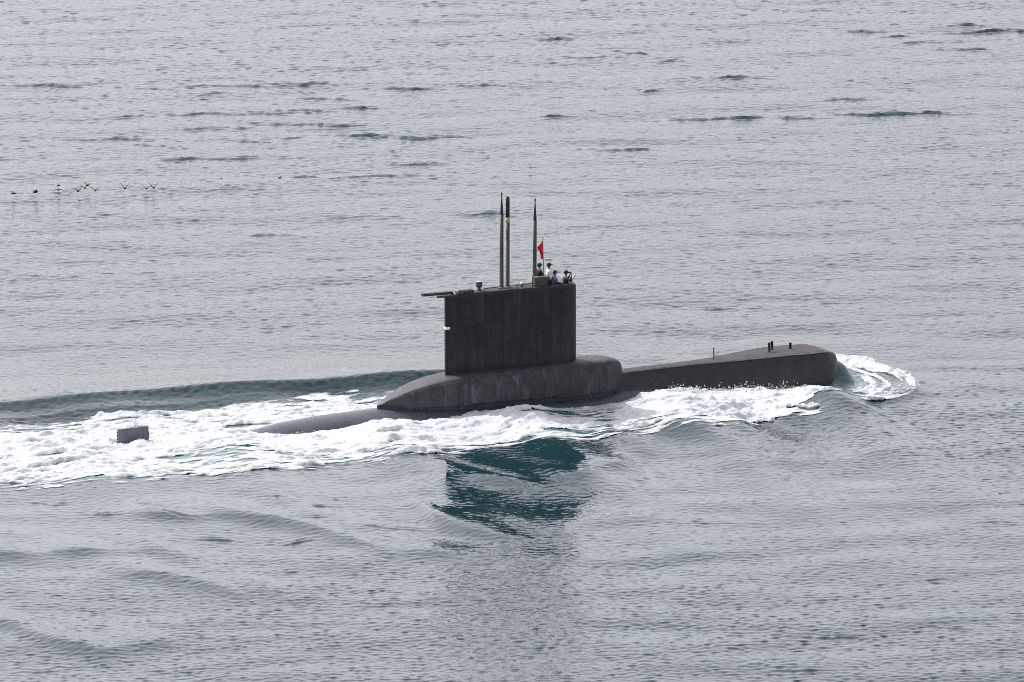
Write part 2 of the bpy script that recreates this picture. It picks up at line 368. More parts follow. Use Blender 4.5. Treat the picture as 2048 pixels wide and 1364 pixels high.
P_MAIN = poly([(-250, 862), (0, 850), (120, 838), (200, 826), (300, 822), (420, 812), (560, 798), (625, 786), (700, 780), (790, 779), (900, 776), (1000, 775), (1000, 800), (1040, 824), (1150, 826), (1240, 822), (1262, 803, .3), (1310, 786, .5), (1345, 772, .6), (1400, 766, .6), (1480, 762, .6), (1560, 764, .5), (1610, 770, .4),
               (1642, 788, .3), (1560, 816, .45), (1500, 834, .5), (1400, 838, .55), (1320, 846, .5), (1200, 860, .4), (1100, 874, .3), (1000, 882, .25), (900, 897), (800, 908), (700, 922), (600, 931), (480, 940), (350, 952), (200, 962), (0, 966), (-250, 985)])
P_THIN = poly([(960, 818), (1060, 806), (1135, 796), (1250, 770), (1340, 762), (1420, 760), (1380, 790), (1290, 826), (1200, 838), (1040, 840), (960, 836)])
def grid_noise(nb, na, db, da, la, lb, p=1.6):
    ka = 2 * np.pi * np.fft.fftfreq(na, da)[None, :] * la; kb = 2 * np.pi * np.fft.fftfreq(nb, db)[:, None] * lb
    q = np.sqrt(ka ** 2 + kb ** 2); f = np.fft.ifft2(np.fft.fft2(rng.standard_normal((nb, na))) * (1 + q ** 2) ** (-p * 0.5 - .35)).real
    return f / f.std()

# water sheet: dense where the camera looks, stretched out to the horizon
def axis(core, far):
    step = core[1] - core[0]; ext = [step * 2]
    while ext[-1] < far: ext.append(ext[-1] * 1.35 + step)
    e = np.array(ext); return np.concatenate([core[0] - e[::-1], core, core[-1] + e])
rows = np.concatenate([np.arange(Y0, 0, .15), np.arange(0, 186, .25)])
gx, gy = axis(xs, 9000), axis(rows, 14000)
XX, YY = np.meshgrid(gx, gy); ZZ = height(XX.ravel(), YY.ravel())
nv = XX.size; co = np.empty((nv, 3), np.float32); co[:, 0] = XX.ravel(); co[:, 1] = YY.ravel(); co[:, 2] = ZZ
core = (np.abs(co[:, 0]) < 46) & (co[:, 1] > -90) & (co[:, 1] < 184)
co[core, 1] -= lean(co[core, 0].astype(float), co[core, 1].astype(float))
ny_, nx_ = XX.shape; idx = np.arange(nv).reshape(ny_, nx_)
quads = np.stack([idx[:-1, :-1], idx[:-1, 1:], idx[1:, 1:], idx[1:, :-1]], -1).reshape(-1, 4).astype(np.int32)
def np_mesh(name, co, quads, mat):
    me = bpy.data.meshes.new(name); me.vertices.add(len(co)); me.vertices.foreach_set('co', np.ascontiguousarray(co, np.float32).ravel())
    k = quads.shape[1]; me.loops.add(quads.size); me.loops.foreach_set('vertex_index', np.ascontiguousarray(quads, np.int32).ravel())
    me.polygons.add(len(quads)); me.polygons.foreach_set('loop_start', np.arange(0, quads.size, k, dtype=np.int32)); me.polygons.foreach_set('loop_total', np.full(len(quads), k, np.int32))
    me.polygons.foreach_set('use_smooth', np.ones(len(quads), bool)); me.materials.append(mat); me.update(calc_edges=True)
    return me
me = np_mesh('sea', co, quads, M['water'])
la, lb = to_local(co[:, 0].astype(float), co[:, 1].astype(float))
near = (np.abs(la) < 60) & (np.abs(lb) < 30); aer = np.zeros(nv)
sm = np.maximum(sdist(P_MAIN, la[near], lb[near]), sdist(P_THIN, la[near], lb[near]))
aer[near] = 0.22 * ss(-0.2, 2.0, sm)
rr = np.sqrt(((la - 20.6) / 5.4) ** 2 + (lb / 7.6) ** 2)
aer = np.maximum(aer, (0.03 + 0.13 * ss(.6, .38, rr)) * ss(1.02, 0.85, rr) * ss(17, 20, la))
ruffle = 1.0 - 0.45 * np.exp(-((lb + 22) / 20) ** 2) * ss(24, 8, la) * ss(-70, -35, la)
ruffle *= 0.55 + 0.45 * ss(0, 30, co[:, 1].astype(float))
att = me.attributes.new('ruffle', 'FLOAT', 'POINT'); att.data.foreach_set('value', ruffle.astype(np.float32))
att = me.attributes.new('aeration', 'FLOAT', 'POINT'); att.data.foreach_set('value', aer.astype(np.float32))
sea = link(bpy.data.objects.new('sea', me)); tag(sea, 'rippled grey blue sea with teal wave faces around the submarine', 'water', kind='structure')

# foam sheets
def foam_sheet(name, a0, a1, b0, b1, da, db, keep_fn, label, lump):
    av = np.arange(a0, a1, da); bv = np.arange(b0, b1, db); A, B = np.meshgrid(av, bv)
    keep, thick = keep_fn(A, B, db, da)
    X, Y = to_world(A, B); nb, na = A.shape
    l1 = grid_noise(nb, na, db, da, 1.1, .40, 1.5); l2 = grid_noise(nb, na, db, da, .35, .16, 1.3)
    Z = height(X.ravel(), Y.ravel()).reshape(A.shape) + 0.028 + lump * ss(.15, 1.2, thick) * np.clip(0.45 * np.clip(thick, 0, 1) + thick * (0.42 * np.clip(l1, -1, 2.5) + 0.26 * np.clip(l2, -1, 2.5)), 0, 3)
    cf = keep[:-1, :-1] & keep[1:, :-1] & keep[:-1, 1:] & keep[1:, 1:]
    ix = np.arange(A.size).reshape(A.shape); q = np.stack([ix[:-1, :-1][cf], ix[:-1, 1:][cf], ix[1:, 1:][cf], ix[1:, :-1][cf]], -1)
    u, inv = np.unique(q, return_inverse=True); q = inv.reshape(-1, 4)
    co = np.stack([X.ravel()[u], Y.ravel()[u], Z.ravel()[u]], -1)
    fm = np_mesh(name, co, q, M['foam']); at_ = fm.attributes.new('foam_density', 'FLOAT', 'POINT'); at_.data.foreach_set('value', thick.ravel()[u].astype(np.float32))
    o = link(bpy.data.objects.new(name, fm)); tag(o, label, 'foam', kind='stuff'); return o
def keep_wake(A, B, db, da):
    nb, na = A.shape; s = sdist(P_MAIN, A, B); s2 = sdist(P_THIN, A, B)
    n1 = grid_noise(nb, na, db, da, 2.2, .55, 1.8); n2 = grid_noise(nb, na, db, da, .45, .14, 1.5)
    dens = np.where(s > 0, 0.28 + 0.95 * ss(0, 3.6, s) + .95 * ss(2, 7, A), 0.22 + .3 * ss(3, 8, A) + s * (0.75 + 2.0 * (B > 0)))
    v = dens + 0.42 * n1 + 0.44 * n2
    dens2 = np.where(s2 > 0, 0.18, -1.5) + 0.42 * n1 + 0.42 * n2
    k = (v > 0.0) | (dens2 > 0.0)
    v = v + 1.1 * ss(9, 11.5, A) * ss(0.0, 0.7, s) * (B < 0)
    k = k | (v > 0)
    th = np.clip(v, 0, 1.3) * (1 + 0.9 * ss(8.5, 11, A) * ss(19.5, 17, A) * (B < 0))
    return k, np.clip(np.maximum(th, np.clip(dens2, 0, .6)), 0, 2.2)
foam_sheet('wake_foam', -44, 20.5, -12, 13, 0.085, 0.085, keep_wake, 'broad band of white churned foam trailing past the hull and rudder', 0.16)
def keep_bow(A, B, db, da):
    nb, na = A.shape; r = np.sqrt(((A - 20.6) / 5.4) ** 2 + (B / 7.6) ** 2)
    n2 = grid_noise(nb, na, db, da, .2, .16, 1.6); th = np.arctan2(B / 7.6, (A - 20.6) / 5.4)
    pn = grid_noise(256, 512, 1.4 / 256, 6.2832 / 512, .24, .024, 1.5); pi_ = np.clip((r / 1.4 * 255).astype(int), 0, 255); pj = (((th + .9 * r) % 6.2832) / 6.2832 * 511).astype(int); n1 = pn[pi_, pj]; far = ss(-1.0, 1.2, th)
    rim = np.exp(-((r - 0.93) / (0.05 + 0.16 * far)) ** 2); inner = np.exp(-((r - 0.60) / 0.13) ** 2) * 0.75 + 0.55 * ss(.40, .6, r)
    dens = (1.25 * rim * (0.5 + .65 * far) + inner * (0.62 + .15 * far)) * ss(1.04, 0.985, r) * ss(-1.75, -1.35, th) * ss(2.5, 1.9, th)
    dens = np.where(r > 1.04, -2, dens)
    v = dens - 0.16 + 0.50 * n1 + 0.14 * n2 + 0.22 * np.cos(2 * np.pi * r / .17)
    return (v > 0) & (r > 0.36), np.clip(v, 0, 1)
foam_sheet('bow_wave_foam', 17, 28, -9, 10, 0.055, 0.055, keep_bow, 'lacy ring of white foam breaking ahead of the bow', 0.20)

# flecks of spray thrown up along the waterline and at the bow crest (one uncountable mass)
bm = bmesh.new()
def fleck(a, b, dz, s):
    x, y = to_world(a, b); z = float(height(np.array([x]), np.array([y]))[0]) + dz
    r = bmesh.ops.create_icosphere(bm, subdivisions=1, radius=1.0)
    m = Matrix.Translation((x, y, z)) @ Matrix.Rotation(random.uniform(0, 6), 4, 'Z') @ Matrix.Diagonal((s * random.uniform(.6, 1.6), s * random.uniform(.6, 1.3), s * random.uniform(.6, 2.2), 1))
    bmesh.ops.transform(bm, matrix=m, verts=r['verts'])
for k in range(420):                                       # near-side crest of the thick bow foam
    a = random.uniform(9.5, 18.0); fleck(a, -2.3 - random.random() ** 2 * 1.2, abs(random.gauss(.12, .16)), random.uniform(.012, .04))
for k in range(260):                                       # along the after hull
    a = random.uniform(-15.5, 6); fleck(a, -2.25 - random.random() * .5 + (0.9 if a < -12 else 0), abs(random.gauss(.06, .06)), random.uniform(.012, .035))
for k in range(260):                                       # far rim of the bow ring
    th = random.uniform(-.2, 2.1); r = random.uniform(.88, 1.02); fleck(20.6 + 5.4 * r * math.cos(th), 7.6 * r * math.sin(th), abs(random.gauss(.08, .12)), random.uniform(.012, .035))
for k in range(50):                                        # round the rudder
    fleck(random.uniform(-24.6, -21.8), random.choice([-.5, .5]) + random.gauss(0, .25), abs(random.gauss(.06, .08)), random.uniform(.015, .045))
sp = bm_obj('spray', bm, M['foam'], None, True); at_ = sp.data.attributes.new('foam_density', 'FLOAT', 'POINT'); at_.data.foreach_set('value', np.full(len(sp.data.vertices), 1.2, np.float32)); tag(sp, 'white flecks of spray thrown up along the hull waterline', 'spray', kind='stuff')

# ------------------------------------------------------------------ the submarine
sub = empty('submarine', (0, 0, 0), HEAD)
tag(sub, 'dark grey submarine running surfaced with tall sail and three raised masts', 'submarine')
# pressure hull
RT = [(-25, .28), (-23, .60), (-20, 1.12), (-18, 1.55), (-15.9, 2.02), (-13.85, 2.36), (-11.4, 2.58), (-9.5, 2.66), (-7.7, 2.74), (-4, 2.86), (0, 2.9), (14, 2.9), (16, 2.85), (18, 2.6), (19.5, 2.2), (20.6, 1.5), (21.2, .7), (21.35, .1)]
secs = []
for a in np.concatenate([np.linspace(-25, 16, 60), np.linspace(16.4, 21.35, 16)]):
    R = lerp_tab(a, RT); secs.append([(a, -R * math.sin(q), -2.0 + R * math.cos(q)) for q in np.linspace(0, 2 * math.pi, 49)[:-1]])
hull = loft('hull', secs, M['hull'], sub)
# casing (superstructure) under the sail
CT = [(-7.8, .78), (-7.5, 1.08), (-7.2, 1.30), (-6.6, 1.56), (-5.9, 1.83), (-5.2, 2.04), (-4.3, 2.24), (-3, 2.40), (0, 2.58), (3, 2.66), (5.3, 2.66), (6.8, 2.62), (7.3, 2.50), (7.6, 2.28), (7.78, 1.95)]
CW = [(-7.8, .06), (-7.4, .36), (-6.8, .70), (-6, 1.05), (-5, 1.36), (-4, 1.56), (-2.5, 1.72), (0, 1.78), (4, 1.78), (5.6, 1.72), (6.5, 1.52), (7.1, 1.2), (7.5, .8), (7.72, .4), (7.8, .05)]
def cz(a): return float(lerp_tab(a, CT))
def cwid(a): return float(lerp_tab(a, CW))
def casing_half(a):
    W, T = cwid(a), cz(a); B = 0.92; Hh = max(T - B, .02)
    return [(W * .80, -.4), (W * .82, B - .02), (W * .99, B), (W, B + .12 * Hh), (W * .95, B + .52 * Hh), (W * .87, B + .80 * Hh), (W * .74, B + .95 * Hh), (W * .56, B + Hh), (W * .25, B + Hh + .02)]
secs = []
for a in np.concatenate([np.linspace(-7.8, -4, 16), np.linspace(-3.6, 6, 22), np.linspace(6.2, 7.8, 14)]):
    h = casing_half(a); secs.append([(a, -b, z) for b, z in h] + [(a, b, z) for b, z in h[::-1]])
casing = loft('casing', secs, M['casing'], sub); sharpen(casing, 40)
# side plating of the casing, plate by plate, bottom edge notched at the flood openings
def slab(name, grid_out, thick_dir, mat, parent):
    """grid_out[i][j] outer points; thin slab with inner copy offset by thick_dir(point)"""
    n, m = len(grid_out), len(grid_out[0]); V = [p for r in grid_out for p in r]; V += [tuple(np.array(p) + thick_dir) for p in V]; o = n * m; F = []
    for i in range(n - 1):
        for j in range(m - 1): F.append((i * m + j, (i + 1) * m + j, (i + 1) * m + j + 1, i * m + j + 1))
    edge = [i * m for i in range(n)] + [(n - 1) * m + j for j in range(1, m)] + [i * m + m - 1 for i in range(n - 2, -1, -1)] + [j for j in range(m - 2, 0, -1)]
    for k in range(len(edge)): e1, e2 = edge[k], edge[(k + 1) % len(edge)]; F.append((e1, e2, e2 + o, e1 + o))
    bm = bmesh.new(); vv = [bm.verts.new(tuple(map(float, p))) for p in V]
    for f in F: bm.faces.new([vv[i] for i in f])
    ob = bm_obj(name, bm, mat, parent, True); sharpen(ob, 40); return ob
cols = [-6.5, -5.4, -4.3, -3.3, -2.5, -1.75, -1.0, -.3, .55, 1.3, 2.1, 2.85, 3.7, 4.5, 5.1, 5.65, 6.2, 6.7]
bot = [.93, .92, .93, .90, 1.0, .95, 1.01, 0.99, .97, .90, 1.0, .89, .93, .93, .94, .95, .97]
for i in range(len(cols) - 1):
    g = []
    for a in np.linspace(cols[i] + .024, cols[i + 1] - .024, 4):
        h = casing_half(a)[2:7]; row = []
        for fz in np.linspace(0, 1, 6):
            z0 = bot[i] - .10; z1 = h[-1][1]; z = z0 + (z1 - z0) * fz
            row.append((a, -(float(np.interp(z, [q[1] for q in h], [q[0] for q in h])) + .014), z))
        g.append(row)
    slab('casing_plate', g, np.array([0, .03, 0]), M['casing'], casing)
# foredeck casing
FT = [(5, 1.60), (8, 1.72), (11, 1.80), (14, 1.88), (16, 1.98), (18, 2.08), (19.5, 2.07)]
FWt = [(5, .58), (9, .58), (12.5, .62), (14, .82), (15.5, 1.12), (17, 1.42), (18.5, 1.55), (19.3, 1.55)]
FWb = [(5, 1.2), (9, 1.35), (12, 1.6), (15, 2.0), (18, 2.25), (19.3, 2.2)]
def fore_half(a):
    u = max(0.0, (a - 18.9) / 2.78); f = max(0.0, 1 - u ** 2.7) ** (1 / 2.2); gt = max(0.0, 1 - u ** 6) ** (1 / 2.6)
    T = .75 + (float(lerp_tab(a, FT)) - .75) * gt; wt = float(lerp_tab(a, FWt)) * f; wb = float(lerp_tab(a, FWb)) * f
    B = .75 - 2.35 * max(0.0, 1 - u ** 3) ** .5
    return [(wb * .75, B), (wb, B + .30 * (T - B)), (wb * .96 + .02 * f, B + .55 * (T - B)), (wb * .45 + wt * .60, B + .80 * (T - B)), (wt * 1.06 + .06 * f, T - .13 * gt), (wt * 1.02 + .01, T - .04 * gt), (wt * .90, T), (wt * .4, T + .03 * gt)]
secs = []
for a in np.concatenate([np.linspace(5, 18.5, 36), 18.9 + 2.78 * np.sin(np.linspace(0, math.pi / 2, 22))]):
    h = fore_half(a); secs.append([(a, -b, z) for b, z in h] + [(a, b, z) for b, z in h[::-1]])
fore = loft('foredeck_casing', secs, M['bow'], sub); sharpen(fore, 50)
for s in (-1, 1):                                            # raised edge strip along the deck
    bm = bmesh.new(); add_tube(bm, [(a, s * (fore_half(a)[5][0] + .01), fore_half(a)[5][1]) for a in np.linspace(8, 20.6, 40)], .028, 6)
    bm_obj('deck_edge_strip', bm, M['deck'], fore, True)
g = [[(a, b_ * fore_half(a)[6][0] * .92, fore_half(a)[6][1] + .012 + .035 * (1 - abs(b_))) for b_ in np.linspace(-1, 1, 7)] for a in np.linspace(8, 20.6, 40)]
slab('deck_mat', g, np.array([0, 0, -.02]), M['deck'], fore)
for a in np.arange(15.2, 18.9, .62):
    bm = bmesh.new(); add_box(bm, (a, -(fore_half(a)[3][0] * .62 + fore_half(a)[2][0] * .40 + .02), .62), (.34, .05, .07), .01); bm_obj('drain_slot', bm, M['dark'], fore)
# bollards on the foredeck
def bollard(px, y0, y1, b, r, name='bollard'):
    a, zt = on_b(px, y0, b); zb = fore_half(a)[6][1] - .02; bm = bmesh.new()
    add_lathe(bm, [(r * 1.15, 0), (r * 1.15, .03), (r, .05), (r, zt - zb - .06), (r * 1.2, zt - zb - .045), (r * 1.2, zt - zb - .012), (r * .9, zt - zb)], (a, b, zb), 12)
    bm_obj(name, bm, M['dark'], fore, True)
bollard(1538.5, 685, 700, -.1, .075); bollard(1544, 682, 700, .35, .075); bollard(1580.5, 685, 700, .1, .08); bollard(1427.5, 695, 715, .15, .034, 'stanchion')
# sail
SA0, SA1 = -3.46, 4.86
def sthick(a):
    if a > 3.35: return .88 * math.sqrt(max(0, 1 - ((a - 3.35) / (SA1 - 3.35)) ** 2.3))
    return .07 + .81 * (1 - ((3.35 - a) / (3.35 - SA0)) ** 2.1)
def stop(a): return float(lerp_tab(a, [(SA0, 7.10), (-1.6, 7.22), (.6, 7.29), (3, 7.31), (4.4, 7.30), (4.86, 7.24)]))
def sbot(a): return cz(a) - .12
sa = np.concatenate([np.linspace(SA0, 3.35, 24), 3.35 + (SA1 - 3.35) * np.sin(np.linspace(0, math.pi / 2, 14))[1:]])
outl = [(a, -sthick(a)) for a in sa] + [(a, sthick(a)) for a in sa[::-1][1:]]
nO = len(outl); bm = bmesh.new(); rings = []
for (fz, ins) in ((0, 0), (.25, 0), (.5, 0), (.75, 0), (.965, 0), (.985, .012), (.996, .04), (1, .085)):
    ring = []
    for (a, b) in outl:
        k = max(0.0, 1 - ins / max(sthick(a), .09)) if ins else 1.0
        aa = a - ins * ss(3.9, 4.86, np.array(a)) + (0.05 * (1 - fz)) * 0
        ring.append(bm.verts.new((float(aa) + .035 * (fz - .5), b * k, sbot(a) + (stop(a) - sbot(a)) * fz)))
    rings.append(ring)
for A, B in zip(rings, rings[1:]):
    for k in range(nO): bm.faces.new((A[k], A[(k + 1) % nO], B[(k + 1) % nO], B[k]))
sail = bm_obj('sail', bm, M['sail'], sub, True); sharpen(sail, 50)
# sail roof with the cockpit opening
CK = (2.30, 4.42, .60); ZC = 6.06
top = [v for v in [(float(a - .085 * ss(3.9, 4.86, np.array(a))) + .0175, b * max(0, 1 - .085 / max(sthick(a), .09)), stop(a)) for a, b in outl]]
bm = bmesh.new(); tv = [bm.verts.new(v) for v in top]
es = [bm.edges.new((tv[k], tv[(k + 1) % nO])) for k in range(nO)]
def ckpt():
    pts = []
    for a, b in [(CK[0], -CK[2]), (3.4, -CK[2]), (3.9, -.55), (4.25, -.38), (4.42, 0), (4.25, .38), (3.9, .55), (3.4, CK[2]), (CK[0], CK[2])]: pts.append((a, b))
    return pts
cv = [bm.verts.new((a, b, stop(a) - .002)) for a, b in ckpt()]
es += [bm.edges.new((cv[k], cv[(k + 1) % len(cv)])) for k in range(len(cv))]
bmesh.ops.triangle_fill(bm, edges=es, use_beauty=True)
for f in list(bm.faces):
    c_ = f.calc_center_median()
    if all(v in cv for v in f.verts): bm.faces.remove(f)
bm_obj('sail_roof', bm, M['deck'], sail)
bm = bmesh.new(); lo = [bm.verts.new((a, b, ZC)) for a, b in ckpt()]; hi = [bm.verts.new((a, b, stop(a) + .02)) for a, b in ckpt()]
for k in range(len(lo)): bm.faces.new((lo[k], lo[(k + 1) % len(lo)], hi[(k + 1) % len(lo)], hi[k]))
bm.faces.new(lo); bm_obj('cockpit_well', bm, M['dark'], sail)
bm = bmesh.new(); add_tube(bm, [(a, b, stop(a) + .015) for a, b in ckpt()] + [(CK[0], -CK[2], stop(CK[0]) + .015)], .03, 6); bm_obj('cockpit_rim', bm, M['dark'], sail, True)
bm = bmesh.new(); add_box(bm, (2.90, .25, ZC + .285), (1.14, .62, .57), .02); bm_obj('cockpit_step', bm, M['dark'], sail)
# sail side plates
pc = [-3.36, -2.25, -1.15, -.05, 1.02, 2.05, 2.95, 3.56, 4.10]; prow = [(0.035, .34), (.345, .62), (.625, .955)]
for i in range(len(pc) - 1):
    for (f0, f1) in prow:
        g = [[(a + .035 * (fz - .5), -(sthick(a) + .011), sbot(a) + (stop(a) - sbot(a)) * fz) for fz in np.linspace(f0, f1, 4)] for a in np.linspace(pc[i] + .02, pc[i + 1] - .02, 5)]
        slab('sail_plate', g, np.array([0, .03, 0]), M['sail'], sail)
# small vent recess and foot strake
a_, z_ = on_b(976, 602, -.8); bm = bmesh.new(); add_box(bm, (a_, -sthick(a_) - .012, z_), (.30, .03, .10), .01); bm_obj('side_vent', bm, M['dark'], sail)
a_, z_ = on_b(1122, 712, -.8); bm = bmesh.new(); add_box(bm, (a_, -sthick(a_) - .03, z_), (.42, .06, .05), .012); bm_obj('foot_step', bm, M['casing'], sail)
# stern light at the trailing edge
a_, z_ = on_b(896, 657, -.2)
sl_ = empty('stern_light', (0, 0, 0), 0, sub); bm = bmesh.new(); add_box(bm, (-3.33, 0, z_), (.28, .34, .17), .02); bm_obj('lamp_housing', bm, M['white'], sl_)
bm = bmesh.new(); add_box(bm, (-3.31, 0, z_ + .105), (.30, .36, .03), .005); add_box(bm, (-3.31, 0, z_ - .105), (.30, .36, .03), .005); bm_obj('lamp_bracket', bm, M['dark'], sl_)
# plates overhanging aft of the sail roof
for (x0, y0, x1, y1, b, th, wd) in ((844, 590, 905, 585, .22, .15, .34), (874, 594, 903, 591.5, -.12, .12, .22)):
    a0, z0 = on_b(x0, y0, b); a1, z1 = on_b(x1, y1, b); bm = bmesh.new()
    ang = math.atan2(z1 - z0, a1 - a0); add_box(bm, ((a0 + a1) / 2, b, (z0 + z1) / 2), (math.hypot(a1 - a0, z1 - z0), wd, th), .02, Matrix.Rotation(-ang, 3, 'Y'))
    bm_obj('roof_overhang', bm, M['deck'], sail)
# roof fittings
a_, z_ = on_b(929, 586, -.1); hz = stop(a_)
sn = empty('snorkel_head', (0, 0, 0), 0, sub); bm = bmesh.new(); add_box(bm, (a_, 0, hz + .10), (1.02, .52, .24), .09); bm_obj('head_cover', bm, M['tan'], sn, True)
for k in range(4):
    bm = bmesh.new(); add_box(bm, (a_ - .33 + .26 * k, -.268, hz + .11), (.14, .02, .13), .005); bm_obj('intake_grille', bm, M['dark'], sn)
a_, z_ = on_b(958, 563, 0.0); h0 = stop(a_) - .02; bm = bmesh.new()
add_lathe(bm, [(.15, 0), (.14, .06), (.10, .10), (.10, .22), (.18, .26), (.185, .30), (.185, z_ - h0 - .05), (.17, z_ - h0 - .01), (.10, z_ - h0)], (a_, 0, h0), 18)
mv = bm_obj('mushroom_vent', bm, M['brown'], sub, True); sharpen(mv, 40)
bm = bmesh.new(); add_lathe(bm, [(.15, 0), (.15, .012), (.05, .03)], (a_, 0, z_ - .004), 16); bm_obj('vent_cap', bm, M['white'], mv, True)
def mast(name, px0, py0, px1, py1, kind):
    a1, z1 = on_b(px0, py0, 0); a0, z0 = on_b(px1, py1, 0); z0 = stop(a0) - .05; H = z1 - z0; ln = ((a1 - a0) / H * .6, 0)
    m = empty(name, (0, 0, 0), 0, sub); bm = bmesh.new()
    if kind == 'whip':
        ht = H - 1.32
        add_lathe(bm, [(.16, 0), (.16, .05), (.125, .08), (.115, ht * .5), (.108, ht)], (a0, 0, z0), 20, ln); bm_obj('mast_tube', bm, M['mast'], m, True)
        bm = bmesh.new(); add_lathe(bm, [(.100, 0), (.095, .12), (.065, .55), (.036, .95), (.034, 1.12), (.045, 1.17), (.045, 1.25), (.02, 1.32)], (a0 + ln[0] * ht, 0, z0 + ht), 14, ln); bm_obj('mast_tip', bm, M['dark'], m, True)
    else:
        ht = H - 1.55
        add_lathe(bm, [(.16, 0), (.16, .05), (.125, .08), (.12, ht)], (a0, 0, z0), 20, ln); bm_obj('mast_tube', bm, M['mast'], m, True)
        bm = bmesh.new(); add_lathe(bm, [(.126, 0), (.126, .30)], (a0 + ln[0] * ht, 0, z0 + ht - .02), 20, ln); bm_obj('mast_band', bm, M['yellow'], m, True)
        bm = bmesh.new(); add_lathe(bm, [(.118, 0), (.118, 1.05), (.105, 1.17), (.07, 1.25), (.02, 1.28)], (a0 + ln[0] * ht, 0, z0 + ht + .27), 20, ln); bm_obj('mast_head', bm, M['dark'], m, True)
    bm = bmesh.new(); add_lathe(bm, [(.22, 0), (.22, .04), (.17, .07)], (a0, 0, z0 + .04), 20); bm_obj('mast_collar', bm, M['tan'], m, True)
mast('whip_mast', 1005, 384, 1003, 577, 'whip'); mast('periscope', 1017, 392, 1015, 577, 'scope'); mast('whip_mast', 1072, 396, 1069, 572, 'whip')
# roof rails and the small white lamp
bm = bmesh.new(); a0, _ = on_b(966, 575, 0); a1, _ = on_b(998, 574, 0); add_tube(bm, [(a0, -.2, stop(a0)), (a0, -.2, stop(a0) + .13), (a1, -.2, stop(a1) + .13), (a1, -.2, stop(a1))], .025, 6); bm_obj('roof_rail', bm, M['dark'], sail)
bm = bmesh.new(); a0, _ = on_b(1030, 570, 0); a1, _ = on_b(1062, 570, 0); add_tube(bm, [(a0, -.25, stop(a0)), (a0, -.25, stop(a0) + .12), (a1, -.25, stop(a1) + .14), (a1, -.25, stop(a1))], .025, 6); bm_obj('roof_rail', bm, M['dark'], sail)
a_, z_ = on_b(1043, 566, -.1); lmp = empty('roof_lamp', (0, 0, 0), 0, sub); bm = bmesh.new(); add_lathe(bm, [(.08, -.08), (.10, 0), (.08, .06), (.03, .10)], (a_, -.1, stop(a_) + .16), 14); bm_obj('lamp_globe', bm, M['white'], lmp, True)
bm = bmesh.new(); add_lathe(bm, [(.12, 0), (.07, .03), (.06, .1)], (a_, -.1, stop(a_) - .01), 14); bm_obj('lamp_base', bm, M['dark'], lmp, True)
# bridge console box behind the cockpit
a0, zb = on_b(1062, 571, -.2); a1, _ = on_b(1092, 571, -.2)
cn = empty('bridge_console', (0, 0, 0), 0, sub); hz = stop(2.3); bm = bmesh.new(); add_box(bm, ((a0 + a1) / 2 + .05, -.42, hz + .26), (a1 - a0 - .1, .30, .52), .03); bm_obj('console_box', bm, M['brown'], cn)
bm = bmesh.new(); add_box(bm, ((a0 + a1) / 2 + .05, -.42, hz + .535), (a1 - a0 - .04, .34, .03), .008); bm_obj('console_lid', bm, M['tan'], cn)
bm = bmesh.new(); add_tube(bm, [(a1 + .03, -.62, hz - .02), (a1 + .03, -.62, hz + .52)], .028, 8); bm_obj('grab_post', bm, M['mast'], cn, True)
bm = bmesh.new(); add_tube(bm, [(a0 - .02, -.5, hz - .02), (a0 - .02, -.5, hz + .58), (a0 + .1, -.5, hz + .62)], .03, 8); bm_obj('grab_post', bm, M['dark'], cn, True)
# folding bridge windscreen
ws = empty('windscreen', (0, 0, 0), 0, sub)
q = [on_b(1113, 546.5, .42), on_b(1151, 550, .30), on_b(1141, 566, -.10), on_b(1114, 566, -.05)]
pts = [(q[0][0], .62, q[0][1] - .04), (q[1][0], .35, q[1][1]), (q[2][0], .05, q[2][1]), (q[3][0], .30, q[3][1] - .06)]
nrm = (Vector(pts[1]) - Vector(pts[0])).cross(Vector(pts[3]) - Vector(pts[0])).normalized() * .018
mesh_obj('screen_panel', pts + [tuple(Vector(p_) + nrm) for p_ in pts], [(0, 1, 2, 3), (7, 6, 5, 4), (0, 4, 5, 1), (1, 5, 6, 2), (2, 6, 7, 3), (3, 7, 4, 0)], M['white'], ws, False)
bm = bmesh.new(); add_tube(bm, [Vector(pts[1]) + Vector((.015, 0, 0)), Vector(pts[2]) + Vector((.02, 0, -.12))], .022, 6); bm_obj('screen_frame', bm, M['dark'], ws)
# upper rudder with hand rails
rd = empty('rudder', (0, 0, 0), 0, sub); bm = bmesh.new(); secs = []
for z, a0, a1 in ((-1.6, -24.0, -22.25), (-.3, -24.02, -22.2), (.35, -24.02, -22.06), (.86, -24.02, -22.14), (.90, -23.99, -22.18)):
    ch = a1 - a0; prof = []
    for u in np.linspace(0, 1, 12): prof.append((a0 + ch * u, -.17 * (.25 + 1.5 * u * (1.0 - u ** 2.2) + .1 * (1 - u)) * (1 if z < .89 else .85)))
    secs.append([(x, y, z + .03 * (x + 23)) for x, y in prof] + [(x, -y, z + .03 * (x + 23)) for x, y in prof[::-1]])
bl = loft('rudder_blade', secs, M['rudder'], rd); sharpen(bl, 40)
for a0, a1 in ((-23.42, -23.16), (-22.98, -22.72), (-22.62, -22.5)):
    bm = bmesh.new(); zt = .88 + .03 * (a0 + 23); add_tube(bm, [(a0, 0, zt), (a0, 0, zt + .12), (a1, 0, zt + .13), (a1, 0, zt)], .016, 6); bm_obj('hand_rail', bm, M['dark'], rd)
for k in range(4):
    bm = bmesh.new(); add_box(bm, (-24.03, 0, .12 + .19 * k), (.05, .12, .10), .01); bm_obj('hinge', bm, M['dark'], rd)

